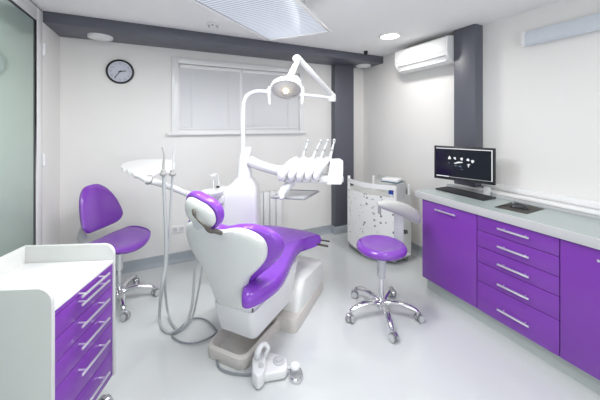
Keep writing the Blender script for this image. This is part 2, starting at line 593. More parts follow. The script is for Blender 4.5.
hand('hour_hand', 78, .055, .004, -.017)
hand('minute_hand', 216, .082, .003, -.0195)
obj('pin', lathe(NB(), [(0, .014), (.006, .014), (.006, .022), (0, .022)], mtx=cm, seg=16), 'dark', t)

# socket on the back wall
t = thing('wall_socket', 'white double socket low on the back wall left of the patient chair', 'socket', (0.13, Y1, 0.353))
obj('plate', bx(NB(), -.062, .062, -.010, 0, -.04, .04, .004), 'whitepaint', t)
for x in (-.031, .031):
    b = NB()
    lathe(b, [(0, .0095), (.024, .0095), (.024, .013), (.019, .013), (.017, .0105), (0, .0105)], (x, 0, 0), cm, 24)
    obj('outlet', b, 'ltgrey', t)

# air conditioner
t = thing('air_conditioner', 'white split air conditioner high on the right wall between ceiling lamp and pillar', 'air conditioner', (X1, 2.185, 2.11))
prof = [(0, .01), (-.07, .0), (-.13, .012), (-.175, .05), (-.198, .10), (-.20, .235), (-.185, .255), (-.14, .262), (0, .262)]
b = NB()
loft(b, [[(x, y, z) for x, z in prof] for y in (-.33, .33)])
obj('housing', b, 'whitepaint', t)
for s in (-1, 1):
    b = NB()
    p2 = [(x * 1.025 - (.002 if x else 0), z) for x, z in prof]
    loft(b, [[(x, s * .33, z) for x, z in p2], [(x * .985, s * .345, .131 + (z - .131) * .97) for x, z in p2]])
    obj('end_cap', b, 'white', t)
b = NB()
bx(b, -.2045, -.195, -.325, .325, .105, .235, .002)
obj('front_panel', b, 'whitepaint', t)
b = NB()
bx(b, -.004, .004, -.30, .30, -.02, .02, .001, T(-.158, 0, .028) @ RY(40))
obj('louvre', b, 'white', t)
b = NB()
bx(b, -.002, .002, -.315, .315, -.004, .004, 0, T(-.1885, 0, .066) @ RY(25))
obj('outlet_gap', b, 'midgrey', t, 'dark air outlet gap')

# strip lamp
t = thing('strip_lamp', 'long pale blue-white strip lamp high on the right wall above the worktop', 'wall lamp', (X1, 0.63, 2.19))
b = NB()
loft(b, [[(x, y, z) for x, z in [(0, -.05), (-.045, -.058), (-.06, -.04), (-.062, .03), (-.045, .058), (0, .06)]] for y in (-.63, .63)])
obj('cover', b, 'striplamp', t)
for s in (-1, 1):
    b = NB()
    loft(b, [[(x, s * yy, z) for x, z in [(0, -.052), (-.047, -.061), (-.063, -.042), (-.065, .032), (-.047, .061), (0, .062)]] for yy in (.63, .655)])
    obj('end_cap', b, 'whitepaint', t)

# radiator under the window
t = thing('radiator', 'white sectional radiator with grey slots under the window behind the unit', 'radiator', (0.95, 3.285, 0.12))
n = 9
for k in range(n):
    x = -.36 + k * .08
    b = NB()
    bx(b, x + .003, x + .077, -.04, -.028, .01, .565, .005)
    bx(b, x + .034, x + .046, -.03, .04, .01, .56, .002)
    bx(b, x + .006, x + .074, .028, .036, .02, .55, .002)
    tube(b, [(x, 0, .05), (x + .08, 0, .05)], .018, 12)
    tube(b, [(x, 0, .52), (x + .08, 0, .52)], .018, 12)
    obj('radiator_section', b, 'white', t)
b = NB()
bx(b, -.35, .35, -.022, .022, .55, .556)
obj('top_slots', b, 'midgrey', t)
b = NB()
tube(b, [(.36, 0, .05), (.40, 0, .05), (.40, 0, -.02), (.40, .06, -.05)], .010, 10)
obj('pipe', b, 'white', t)
obj('valve', lathe(NB(), [(0, 0), (.018, 0), (.022, .015), (.02, .05), (0, .052)], (.40, -.02, .05), RX(90), 16), 'red', t, 'reddish-brown valve knob')
for x in (-.25, .25):
    obj('wall_bracket', bx(NB(), x - .01, x + .01, .036, .084, .40, .46), 'white', t)

# ================================================================ RIGHT CABINETS
CX = 2.11
def handle_bar(L, m='steel'):
    """bar along y, sticking out to -x"""
    b = NB()
    bx(b, -.032, -.022, -L / 2, L / 2, -.006, .006, .002)
    for s in (-1, 1):
        tube(b, [(-.024, s * (L / 2 - .03), 0), (.0, s * (L / 2 - .03), 0)], .004, 8)
    return b
def carcass(y0, y1, t):
    b = NB()
    bx(b, .02, .52, 0, .016, .12, .828)
    bx(b, .02, .52, y1 - y0 - .016, y1 - y0, .12, .828)
    bx(b, .02, .52, .016, y1 - y0 - .016, .12, .136)
    bx(b, .50, .52, .016, y1 - y0 - .016, .136, .828)
    bx(b, .02, .49, .016, y1 - y0 - .016, .812, .828)
    obj('body', b, 'lam', t)
    obj('plinth', bx(NB(), .065, .48, 0, y1 - y0, 0, .12), 'plinth', t)
def door_cab(y0, y1, label, hy):
    t = thing('base_cabinet', label, 'cabinet', (CX, y0, 0), 0, 'purple base cabinets')
    carcass(y0, y1, t)
    d = obj('cabinet_door', bx(NB(), 0, .019, .0025, y1 - y0 - .0025, .122, .825, .0015), 'purple', t)
    h = obj('handle', handle_bar(.19), 'steel', d, loc=(0, hy - y0, .774))
door_cab(1.334, 1.833, 'purple single-door base cabinet under the monitor, farthest along the worktop', 1.585)
door_cab(0.35, 0.842, 'purple single-door base cabinet nearest the camera, cut by the right photo edge', 0.578)
y0, y1 = .842, 1.334
t = thing('drawer_cabinet', 'purple five-drawer base cabinet in the middle of the worktop run', 'cabinet', (CX, y0, 0), 0, 'purple base cabinets')
carcass(y0, y1, t)
for zt, zb, dz in [(.825, .716, .047), (.712, .596, .058), (.592, .480, .062), (.476, .338, .085), (.334, .122, .118)]:
    dr = obj('drawer', bx(NB(), 0, .019, .0025, y1 - y0 - .0025, zb, zt, .0015), 'purple', t)
    obj('handle', handle_bar(.19), 'steel', dr, loc=(0, 1.082 - y0, zt - dz))
# worktop
t = thing('worktop', 'long pale green-grey worktop with light edge on the purple cabinets', 'worktop', (2.09, 0.3, 0.83))
# top surface at z = 0.888
obj('slab', bx(NB(), .004, .57, 0, 1.60, .0, .055), 'edge', t)
obj('surface', bx(NB(), .004, .43, 0.003, 1.595, .055, .058), 'counter', t)
obj('front_edge', bx(NB(), 0, .012, 0, 1.60, .0, .0585, .004), 'edge', t)
obj('upstand', bx(NB(), .43, .57, 0, 1.60, .055, .078, .004), 'edge', t)
obj('upstand_cap', bx(NB(), .436, .57, 0, 1.60, .080, .098, .004), 'whitepaint', t)
t = thing('cable_duct', 'white plastic cable duct running along the right wall above the worktop', 'cable duct', (X1, 0.3, 0.9285))
obj('channel', bx(NB(), -.032, 0, 0, 1.32, 0, .05, .003), 'white', t)
obj('cover', bx(NB(), -.036, -.030, 0, 1.32, .006, .044, .002), 'whitepaint', t)

# monitor
def quadframe(pl, pr):
    d = (pr - pl)
    d.z = 0
    return d.normalized(), d.length
ml, mr = at(434.6, 145.7, 2.62), at(495.8, 147.8, 2.29)
dx, mw = quadframe(ml, mr)
mc = (ml + mr) / 2
ma = math.atan2(dx.y, dx.x)
t = thing('computer_monitor', 'black flat computer monitor showing a dark x-ray picture on the worktop', 'monitor', (mc.x, mc.y, .889), ma)
# local: x = screen right, -y = facing the viewer ; base z=0
z0, z1 = .118, .418
b = NB()
bx(b, -mw / 2, mw / 2, -.012, .012, z0, z1, .004)
bx(b, -mw / 2 + .05, mw / 2 - .05, .010, .04, z0 + .03, z1 - .04, .008)
obj('casing', b, 'dark', t)
sw, s0, s1 = mw / 2 - .017, z0 + .022, z1 - .014
s = obj('screen', bx(NB(), -sw, sw, -.0135, -.011, s0, s1), 'screen', t)
b = NB()
bx(b, -sw + .002, sw - .002, -.0142, -.0136, s1 - .010, s1 - .003)
bx(b, sw - .010, sw - .003, -.0142, -.0136, s0 + .005, s1 - .010)
bx(b, -sw + .004, -sw + .11, -.0142, -.0136, s0 + .004, s0 + .012)
bx(b, -sw + .11, sw - .01, -.0142, -.0136, s0 + .005, s0 + .007)
obj('window_bars', b, 'pixel', s, 'light grey window bars')
b = NB()
zc = (s0 + s1) / 2
def blob(x, z, rx, rz, a=0):
    n = 14
    poly = []
    for k in range(n):
        q = 2 * math.pi * k / n
        r = 1 + .18 * math.sin(3 * q + x * 90) + .1 * math.sin(5 * q)
        u, v = rx * r * math.cos(q), rz * r * math.sin(q)
        poly.append((u * math.cos(a) - v * math.sin(a), u * math.sin(a) + v * math.cos(a)))
    prism(b, [(x + u, z + v) for u, v in poly], .0136, .0143, 0, RX(90) @ T(0, 0, 0))
for x, z, rx, rz, a in [(-.105, .042, .011, .014, 0), (-.062, .042, .009, .012, .6), (-.008, .040, .010, .012, 0), (.040, .036, .011, .011, 0), (.075, .026, .011, .013, 0), (-.034, .006, .035, .0065, .22), (.046, -.004, .012, .005, .1), (.044, -.016, .004, .012, 0)]:
    blob(x, zc + z, rx, rz, a)
obj('xray_picture', b, 'pixel', s, 'white x-ray tooth shapes')
for x, z, rx, rz, a in [(-.11, -.002, .008, .004, 0), (-.055, -.022, .012, .006, 0), (-.02, -.026, .013, .007, 0), (-.01, -.05, .012, .003, 0)]:
    b = NB()
    blob(x, zc + z, rx, rz, a)
    obj('xray_shadow', b, 'pixeldim', s, 'dim blue x-ray shape')
obj('wall_arm', bx(NB(), -.11, -.05, .035, .185, z0 + .10, z0 + .17, .006), 'dark', t)
# keyboard
kc = at(465, 193.5, 2.17)
t = thing('keyboard', 'black keyboard on the worktop in front of the monitor', 'keyboard', (2.385, 1.625, .8885), R(-91))
b = NB()
prism(b, [(-.225, -.085), (.225, -.085), (.225, .085), (-.225, .085)], 0, .014, .004)
obj('keyboard_body', b, 'dark', t)
b = NB()
for r_ in range(5):
    for k in range(20):
        if r_ == 0 and 4 <= k <= 9:
            continue
        x = -.20 + k * .0205
        y = -.065 + r_ * .026
        bx(b, x, x + .0175, y, y + .022, .013, .019, 0)
bx(b, -.118, .004, -.065, -.043, .013, .019, 0)
obj('keys', b, 'rubber', t)
# white adapter box beside the stand
p = at(487.5, 190, 2.27)
t = thing('adapter_box', 'small white box standing behind the right end of the keyboard', 'box', (2.494, 1.49, .8885), R(-90))
obj('box_body', bx(NB(), -.022, .022, -.016, .016, 0, .075, .004), 'whitepaint', t)
# mouse pad and mouse
q = [at(x, y, (1.5 - .889) * FPX / (y - HOR)) for x, y in [(494.5, 207), (514, 201.7), (544.5, 209), (527, 214)]]
mx_, my_ = sum(v.x for v in q) / 4, sum(v.y for v in q) / 4
t = thing('mouse_pad', 'dark square mouse pad lying on the worktop', 'mouse pad', (mx_, my_, .8883))
b = NB()
P = [(v.x - mx_, v.y - my_) for v in q]
A = sum(P[i][0] * P[(i + 1) % 4][1] - P[(i + 1) % 4][0] * P[i][1] for i in range(4))
if A < 0:
    P = P[::-1]
prism(b, P, 0, .0025, 0)
obj('cloth_top', b, 'pad', t)
p = at(519, 206.6, (1.5 - .90) * FPX / (206.6 - HOR))
t = thing('computer_mouse', 'black computer mouse resting on the dark mouse pad', 'mouse', (p.x, p.y, .8910), R(115))
prof = [(0, .034), (.4, .032), (.75, .024), (.93, .012), (1, .004), (.95, 0), (0, 0)]
ol = [(.055, 0), (.045, .024), (0, .032), (-.045, .026), (-.058, 0), (-.045, -.026), (0, -.032), (.045, -.024)]
obj('mouse_body', pillow(NB(), ol, (0, 0), prof, lambda a, c, h, r: (a, c, h)), 'dark', t)
obj('scroll_wheel', lathe(NB(), [(0, -.004), (.008, -.004), (.008, .004), (0, .004)], (.032, 0, .030), RX(90), 16), 'midgrey', t)
obj('cable', tube(NB(), [(.055, 0, .006), (.09, .01, .003), (.12, .06, .003), (.11, .12, .003)], .0022, 6), 'dark', t)

# ================================================================ LEFT DRAWER TROLLEY
TA = math.atan2(.930, .368)
t = thing('drawer_trolley', 'white mobile drawer trolley with purple drawers in the left foreground', 'trolley', (-.399, 1.411, 0), TA - R(90))
# local: +x = drawer fronts face, +y = away from camera
TW, TL = .46, .43
def side_panel(y0_, y1_):
    b = NB()
    pts = [(-TW, .155), (0, .155), (0, .80)]
    for k in range(9):
        a = R(k * 90 / 8)
        pts.append((-.055 + .055 * math.cos(a), .805 + .055 * math.sin(a)))
    pts += [(-TW, .86)]
    prism(b, [(x, z) for x, z in pts], -y1_, -y0_, .0015, RX(90))
    return b
obj('side_panel', side_panel(0, .018), 'lam', t)
obj('side_panel', side_panel(TL - .018, TL), 'lam', t)
obj('back_panel', bx(NB(), -TW, -TW + .016, .018, TL - .018, .155, .86), 'lam', t)
obj('tray_top', bx(NB(), -TW + .016, -.004, .018, TL - .018, .757, .775, .002), 'whitepaint', t)
obj('bottom_panel', bx(NB(), -TW + .016, -.02, .018, TL - .018, .158, .176), 'lam', t)
for i, (zt, zb, hz) in enumerate([(.754, .738, None), (.735, .643, .713), (.640, .548, .618), (.545, .445, .523), (.442, .300, .408), (.297, .160, .248)]):
    if i == 0:
        dr = obj('pull_out_tray', bx(NB(), -.03, -.004, .021, TL - .021, zb, zt, .001), 'purple', t)
        hz = .748
    else:
        dr = obj('drawer', bx(NB(), -.024, -.004, .021, TL - .021, zb, zt, .0015), 'purple', t)
    b = NB()
    bx(b, .026, .034, .125, .325, hz - .005, hz + .005, .002)
    for y in (.155, .295):
        tube(b, [(-.004, y, hz), (.028, y, hz)], .004, 8)
    obj('handle', b, 'steel', dr)

def castor(parent, x, y, ztop, rw, rot, hood='ltgrey', sub=True, name='castor'):
    """twin-wheel castor; wheel rests on z=0 of parent's frame"""
    b = NB()
    mt = T(x, y, 0) @ RZ(rot)
    lathe(b, [(0, ztop - .022), (.008, ztop - .022), (.008, ztop + .004), (0, ztop + .004)], (x, y, 0), None, 12)
    bx(b, -.012, .028, -.008, .008, rw, rw * 2 + .006, .004, mt)
    lathe(b, [(0, -.009), (rw + .004, -.009), (rw + .004, .009), (0, .009)], (0, 0, 0), mt @ T(.014, 0, rw + .006) @ RX(90), 20)
    h = obj(name, b, 'chrome', parent)
    for s in (-1, 1):
        b = NB()
        lathe(b, [(0, -.008), (rw * .6, -.009), (rw * .92, -.008), (rw, -.004), (rw, .004), (rw * .92, .008), (rw * .6, .009), (0, .008)], (0, 0, 0), mt @ T(.014, s * .019, rw) @ RX(90), 24)
        wv_ = obj('wheel', b, 'midgrey', h)
        if hood:
            b = NB()
            lathe(b, [(0, 0), (rw * .86, 0), (rw * .84, .003), (0, .005)], (0, 0, 0), mt @ T(.014, s * .0275, rw) @ RX(90 if s < 0 else -90), 20)
            obj('wheel_disc', b, hood, h) if sub else None
    return h
for x in (-.035, -TW + .05):
    for y in (.05, TL - .05):
        castor(t, x, y, .155, .036, -30, hood='ltgrey')

# ================================================================ STOOLS
def star_base(parent, a0, rad, hub_z=.105):
    lathe_p = [(0, .05), (.030, .05), (.036, .062), (.036, .098), (.028, .112), (.020, .116), (0, .116)]
    obj('hub', lathe(NB(), lathe_p, seg=28), 'chrome', parent)
    for k in range(5):
        a = a0 + 72 * k
        c, s = math.cos(R(a)), math.sin(R(a))
        b = NB()
        pts = [(c * r, s * r, z) for r, z in [(.02, .092), (.07, .106), (.13, .112), (.19, .105), (.24, .090), (rad, .072)]]
        tube(b, pts, [.026, .025, .023, .021, .019, .016], 12, flat=.75)
        lg = obj('leg', b, 'chrome', parent)
        castor(lg, c * rad, s * rad, .068, .028, a + 40, 'ltgrey')

SX, SY = at(381.3, 320, 2.235).xy
t = thing('operator_stool', 'round purple swivel stool with curved grey armrest in front of the dotted cart', 'stool', (SX, SY, 0))
star_base(t, -116.6, .268)
b = NB()
lathe(b, [(0, .10), (.0175, .10), (.0175, .33), (0, .33)], seg=24)
obj('gas_piston', b, 'chrome', t)
b = NB()
lathe(b, [(0, .29), (.030, .29), (.033, .30), (.034, .475), (.05, .482), (0, .482)], seg=24)
obj('column_sleeve', b, 'ltgrey', t, 'light grey column sleeve')
b = NB()
lathe(b, [(r * .945, z + .012) for r, z in [(0, .478), (.12, .478), (.165, .483), (.19, .492), (.203, .508), (.205, .522), (.198, .538), (.182, .548), (.165, .551), (.155, .5485), (.08, .545), (0, .544)]], seg=56)
obj('seat', b, 'vinyl2', t)
# armrest on a wide bracket at the far right of the seat; local x = SX.., picture right = rt
off = Vector((SX, SY, 0))
br = Matrix.Rotation(-YAW, 4, 'Z') @ T(.185, .13, 0)
b = NB()
bx(b, -.040, .040, -.006, .008, .46, .78, .005, br)
bx(b, -.040, .040, -.14, .008, .468, .480, .004, br)
obj('armrest_bracket', b, 'ltgrey', t)
b = NB()
lathe(b, [(0, 0), (.016, 0), (.018, .01), (.014, .03), (0, .032)], (0, 0, 0), br @ T(.040, 0, .60) @ RY(90), 16)
obj('knob', b, 'dark', t, 'black clamp knob')
b = NB()
pts = [at(377.5, 204, 2.26), at(383, 204.5, 2.27), at(391, 206, 2.30), at(400, 208.5, 2.34), at(409, 212.5, 2.40), at(415, 217, 2.45), at(417, 221.5, 2.48)]
tube(b, [p_ - off for p_ in pts], [.014, .034, .046, .052, .056, .050, .028], 20, 6)
obj('armrest', b, 'armpad', t)
b = NB()
pp = at(379.5, 206, 2.265) - off
tube(b, [pp, pp + Vector((0, 0, -.03)), pp + Vector((0, 0, -.06))], [.012, .014, .012], 12)
obj('armrest_knob', b, 'midgrey', t)

t = thing('assistant_stool', 'purple swivel stool with padded backrest beside the white drawer trolley', 'stool', (-.345, 2.80, 0), R(-36))
star_base(t, -77 + 36, .262)
obj('gas_piston', lathe(NB(), [(0, .10), (.0165, .10), (.0165, .36), (0, .36)], seg=24), 'chrome', t)
obj('column_sleeve', lathe(NB(), [(0, .28), (.024, .28), (.026, .30), (.026, .455), (0, .455)], seg=24), 'steel', t)
ol = [(.20, 0), (.185, .12), (.12, .215), (.0, .245), (-.12, .225), (-.185, .13), (-.20, 0), (-.185, -.13), (-.12, -.225), (0, -.245), (.12, -.215), (.185, -.12)]
def saddle(a, c, h, r):
    z = .47 + h + .05 * (c / .24) ** 2 * (.6 if h > .03 else 1.1) - .015 * (a / .2)
    return (a, c, z)
obj('seat', pillow(NB(), ol, (0, 0), [(0, .055), (.35, .058), (.7, .062), (.88, .058), (.97, .045), (1, .028), (.96, .012), (.8, -.002), (.5, -.016), (0, -.022)], saddle), 'vinyl2', t)
ol = [(a * .95, c) for a, c in [(0, .205), (.07, .195), (.135, .14), (.18, .05), (.205, -.06), (.20, -.12), (.15, -.165), (.05, -.18), (-.05, -.18), (-.15, -.165), (-.20, -.12), (-.205, -.06), (-.18, .05), (-.135, .14), (-.07, .195)]]
def backmap(a, c, h, r):
    # a lateral, c up, h towards the sitter
    x = -.222 + h - .10 * (c / .4) + .10 * (a / .2) ** 2 * .6
    return (x, a, .785 + c * .97)
obj('backrest', pillow(NB(), ol, (0, 0), [(0, .026), (.5, .026), (.8, .022), (.93, .012), (1, -.006), (.97, -.026), (.85, -.036), (.5, -.04), (0, -.042)], backmap), 'vinyl2', t)
b = NB()
tube(b, [(-.05, 0, .452), (-.16, -.02, .452), (-.24, -.05, .47), (-.29, -.07, .54), (-.29, -.06, .62), (-.27, -.03, .74)], [.018, .022, .030, .034, .030, .018], 12)
obj('backrest_bracket', b, 'ltgrey', t)

# ================================================================ DENTAL CHAIR
CA = R(40.8)
t = thing('dental_chair', 'purple and ivory dental patient chair in the middle of the room', 'dental chair', (.363, 1.822, 0), CA)
chair = t
# local: x towards the feet, s (patient right) = -y
t0 = lambda z: -.1 * (z - .47) / .41
def sym(h):
    return h + [(-a, c) for a, c in h[::-1] if abs(a) > 1e-4]
# backrest shell (rear)
half = [(0, .860), (.05, .868), (.11, .884), (.18, .890), (.25, .872), (.305, .832), (.322, .775), (.305, .70), (.25, .63), (.185, .565), (.155, .50), (.135, .42), (.11, .34), (.06, .31), (0, .305)]
def shellmap(a, c, h, r):
    wing = .05 * (a / .32) ** 2
    a *= .925 if a > 0 else .97
    return (t0(c) + wing + h, -a, c)
obj('backrest_shell', pillow(NB(), sym(half), (0, .66), [(0, .02), (.6, .02), (.95, .02), (1, .010), (.998, -.006), (.98, -.020), (.94, -.030), (.85, -.037), (.6, -.043), (.3, -.046), (0, -.047)], shellmap), 'shell', t)
# backrest pad
half = [(0, .866), (.05, .874), (.11, .892), (.19, .900), (.27, .886), (.34, .846), (.372, .785), (.355, .715), (.30, .645), (.225, .575), (.165, .52), (.13, .47), (.07, .45), (0, .445)]
def padmap(a, c, h, r):
    wing = .05 * (a / .32) ** 2
    return (t0(c) + .035 + wing + h, -a, c)
obj('backrest_pad', pillow(NB(), sym(half), (0, .68), [(0, .060), (.5, .062), (.8, .066), (.92, .060), (.985, .046), (1, .028), (.985, .008), (.93, -.008), (.8, -.012), (0, -.012)], padmap), 'vinyl', t)
# seat and leg cushion
half = [(.05, 0), (.02, .09), (-.03, .135), (-.085, .165), (-.085, .212), (-.02, .250), (.06, .275), (.16, .288), (.28, .276), (.42, .246), (.56, .216), (.68, .208), (.78, .228), (.86, .285), (.90, .315), (.925, .27), (.935, .15), (.938, 0)]
left = [(.935, -.15), (.925, -.27), (.90, -.315), (.86, -.285), (.78, -.228), (.68, -.208), (.56, -.216), (.42, -.240), (.30, -.262), (.20, -.262), (.12, -.235), (.07, -.17), (.05, -.10)]
ol = half + left
def seatmap(a, c, h, r):
    z = .464 + h + (.05 * max(0, a - .35))
    edge = abs(c) / .26
    return (a, -c, z - .012 * max(0, edge - .6) * (1 if h > 0 else 0))
obj('seat_cushion', pillow(NB(), ol, (.42, 0), [(0, .052), (.5, .052), (.82, .051), (.93, .046), (.975, .032), (.995, .010), (1, -.015), (.985, -.038), (.94, -.052), (.85, -.056), (0, -.056)], seatmap), 'vinyl', t)
# footrest bars at the far corners
for s in (-1, 1):
    b = NB()
    bx(b, .90, .915, -s * .39 if s > 0 else .28, -s * .28 if s > 0 else .39, .468, .480, .003)
    bx(b, .86, .875, -s * .39 if s > 0 else .28, -s * .28 if s > 0 else .39, .440, .456, .003)
    obj('side_bar', b, 'tan', t)
# lower seat frame
def rrect(x0, x1, hw0, hw1, z, r=.04, n=4):
    """rounded trapezoid outline, hw0 at x0, hw1 at x1"""
    pts = []
    for cx_, cy_, a0 in [(x1 - r, hw1 - r, 0), (x0 + r, hw0 - r, 90), (x0 + r, -hw0 + r, 180), (x1 - r, -hw1 + r, 270)]:
        for k in range(n + 1):
            a = R(a0 + 90 * k / n)
            pts.append((cx_ + r * math.cos(a), cy_ + r * math.sin(a), z))
    return pts
b = NB()
loft(b, [[(x, y - .028, z) for x, y, z in r_] for r_ in (rrect(.07, .46, .12, .15, .13), rrect(.045, .52, .145, .175, .145), rrect(.02, .57, .150, .18, .24), rrect(.0, .62, .155, .185, .335), rrect(.01, .62, .145, .18, .34), rrect(.0, .66, .14, .18, .40))])
obj('seat_frame', b, 'white', t)
b = NB()
tube(b, [(-.03, -.205, .395), (-.03, -.205, .375)], .006, 8)
obj('frame_screw', b, 'tan', t)
# pedestal plate with dished front
b = NB()
loft(b, [rrect(-.04, .60, .155, .20, 0, .06), rrect(-.045, .60, .16, .205, .03, .06), rrect(-.04, .60, .155, .20, .065, .06), rrect(-.02, .58, .135, .18, .075, .05), rrect(-.005, .56, .12, .165, .055, .05), rrect(.03, .5, .10, .15, .022, .04)])
obj('pedestal_plate', b, 'base', t)
b = NB()
loft(b, [rrect(.36, 1.00, .31, .31, 0, .05), rrect(.36, 1.00, .31, .31, .06, .05), rrect(.37, .99, .30, .30, .085, .05)])
obj('pedestal_box', b, 'base', t)
b = NB()
loft(b, [rrect(.46, .99, .29, .30, .08, .05), rrect(.50, 1.0, .285, .305, .18, .05), rrect(.60, 1.0, .27, .30, .25, .05), rrect(.64, .98, .25, .28, .262, .05)])
obj('lift_cover', b, 'shell', t)
b = NB()
loft(b, [rrect(.30, .60, .09, .09, .04, .03), rrect(.30, .60, .09, .09, .20, .03)])
obj('lift_column', b, 'base', t)
# headrest: shell behind, pad in front, bracket
HT = T(-.215, 0, 1.0) @ RY(-12)
half = [(0, .100), (.06, .096), (.115, .066), (.142, .0), (.115, -.066), (.06, -.096), (0, -.100)]
ol = half + [(-a, c) for a, c in half[1:-1][::-1]]
def headmap(o_, sc):
    def f(a, c, h, r):
        a, c = a * sc[0] * .97, c * sc[1]
        a, c = a * .93 + c * .36 - .028, c * .93 - a * .36
        v = HT @ Vector((h + o_ + .02 * (a / .14) ** 2, -a, c))
        return (v.x, v.y, v.z)
    return f
hp = obj('headrest_pad', pillow(NB(), ol, (0, 0), [(0, .05), (.5, .05), (.8, .046), (.94, .034), (1, .012), (.98, -.008), (.9, -.018), (0, -.018)], headmap(.012, (1, 1))), 'vinyl', t)
obj('headrest_shell', pillow(NB(), ol, (0, 0), [(0, 0), (.9, 0), (1, -.006), (.96, -.02), (.82, -.032), (.5, -.04), (0, -.043)], headmap(-.004, (.84, .80))), 'shell', hp)
b = NB()
def HP(x, s, z):
    v = HT @ Vector((x, -s, z))
    return v
tube(b, [Vector(p_) for p_ in [(-.278, .018, 1.035), (-.282, .008, 1.015), (-.282, -.004, .995), (-.280, -.03, .972), (-.268, -.050, .952), (-.235, -.058, .915), (-.17, -.05, .885), (-.09, -.04, .84)]], [.007, .011, .006, .0055, .007, .014, .014, .012], 10)
obj('headrest_bracket', b, 'tan', t, 'dark metal articulated headrest bracket')
b = NB()
lathe(b, [(0, 0), (.030, 0), (.034, .008), (.030, .018), (0, .020)], (0, 0, 0), HT @ T(-.040, .010, -.045) @ RY(-90), 24)
obj('release_knob', b, 'ltgrey', t, 'light grey round release knob')

# ================================================================ DENTAL UNIT (column, spittoon, arms)
UC = Vector((.67, 2.615, 0))
t = thing('dental_unit', 'glossy white dental unit column with lamp pole and spittoon behind the patient chair', 'dental unit', tuple(UC), -YAW)
# local: x = picture right, y = away
def rr(x0, x1, y0, y1, z, r=.04, n=4):
    pts = []
    for cx_, cy_, a0 in [(x1 - r, y1 - r, 0), (x0 + r, y1 - r, 90), (x0 + r, y0 + r, 180), (x1 - r, y0 + r, 270)]:
        for k in range(n + 1):
            a = R(a0 + 90 * k / n)
            pts.append((cx_ + r * math.cos(a), cy_ + r * math.sin(a), z))
    return pts
b = NB()
loft(b, [rr(-.22, .14, -.13, .16, 0, .04), rr(-.22, .14, -.13, .16, .5, .04), rr(-.20, .14, -.12, .15, .84, .05), rr(-.17, .13, -.11, .14, .92, .05), rr(-.11, .11, -.09, .11, .955, .05), rr(-.07, .08, -.07, .08, 1.0, .05), rr(-.055, .07, -.06, .07, 1.03, .04)])
obj('column_body', b, 'unit', t)
b = NB()
loft(b, [rr(-.062, .075, -.07, .07, 1.00, .04), rr(-.055, .070, -.06, .065, 1.06, .04), rr(-.05, .055, -.05, .055, 1.14, .04), rr(-.045, .062, -.05, .055, 1.20, .04), rr(-.02, .072, -.04, .05, 1.26, .03), rr(.015, .070, -.03, .04, 1.29, .02)])
obj('column_neck', b, 'unit', t)
# lamp pole with swan bend to a horizontal arm
def U(px, py, d):
    v = at(px, py, d) - UC
    c, s = math.cos(YAW), math.sin(YAW)
    return Vector((v.x * c - v.y * s, v.x * s + v.y * c, v.z))
b = NB()
tube(b, [U(242.5, 168, 2.65), U(243, 140, 2.65), U(243.2, 108, 2.65), U(246, 97, 2.65), U(254, 92, 2.655), U(265, 91.5, 2.66), U(300, 94.5, 2.70), U(330, 97.5, 2.74)], [.020, .020, .019, .019, .019, .019, .018, .018], 16)
obj('lamp_pole', b, 'unit', t)
# elbow and balancing arm carrying the surgical lamp
b = NB()
ej = U(332, 98, 2.74)
lathe(b, [(0, -.035), (.034, -.035), (.038, -.02), (.038, .03), (.03, .04), (0, .042)], tuple(ej), None, 24)
obj('elbow_joint', b, 'unit', t)
b = NB()
tube(b, [U(332, 95, 2.74), U(300, 60, 2.34)], [.028, .024], 16, smooth=False)
obj('balance_arm', b, 'unit', t)
b = NB()
tj = U(297, 58.5, 2.30)
bmesh_p = [(0, -.028), (.02, -.028), (.034, -.015), (.036, 0), (.034, .014), (.02, .026), (0, .028)]
lathe(b, bmesh_p, tuple(tj), None, 24)
obj('upper_joint', b, 'unit', t)
# spittoon
b = NB()
sp = U(212, 193, 2.50)
lathe(b, [(0, -.06), (.04, -.058), (.075, -.03), (.095, .0), (.098, .018), (.09, .02), (.07, -.0), (.04, -.02), (0, -.025)], tuple(sp), None, 32)
so = obj('spittoon_bowl', b, 'unit', t)
b = NB()
bx(b, sp.x + .02, -.15, sp.y - .0, sp.y + .12, sp.z - .10, sp.z - .03, .015)
loft(b, [rr(sp.x - .02, sp.x + .16, sp.y + .03, sp.y + .20, sp.z - .45, .04), rr(sp.x + .0, sp.x + .14, sp.y + .04, sp.y + .19, sp.z - .02, .04), rr(sp.x + .03, sp.x + .10, sp.y + .05, sp.y + .15, sp.z + .035, .03)])
obj('spittoon_housing', b, 'unit', t)
b = NB()
tube(b, [sp + Vector((.03, .10, .02)), sp + Vector((.03, .10, .10)), sp + Vector((.015, .07, .155)), sp + Vector((-.01, .03, .15))], .006, 10)
obj('bowl_rinse_pipe', b, 'white', so)
b = NB()
tube(b, [sp + Vector((-.005, .06, .0)), sp + Vector((-.005, .06, .145))], .005, 10)
lathe(b, [(0, 0), (.024, 0), (.026, .008), (.02, .012), (0, .012)], tuple(sp + Vector((-.01, .05, .14))), None, 20)
obj('cup_filler', b, 'white', so)
obj('drain_plug', lathe(NB(), [(0, 0), (.012, 0), (.012, .008), (0, .008)], tuple(sp + Vector((.0, -.0, -.024))), None, 14), 'dark', so, 'black drain')
b = NB()
bx(b, sp.x + .022, sp.x + .05, sp.y + .048, sp.y + .07, sp.z + .035, sp.z + .05, .003)
obj('sensor', b, 'dark', so, 'small black sensor')
# arm to the delivery head
b = NB()
tube(b, [U(250, 161, 2.62), U(262, 166, 2.56), U(286, 173, 2.34)], [.050, .046, .040], 16)
obj('delivery_arm', b, 'unit', t)
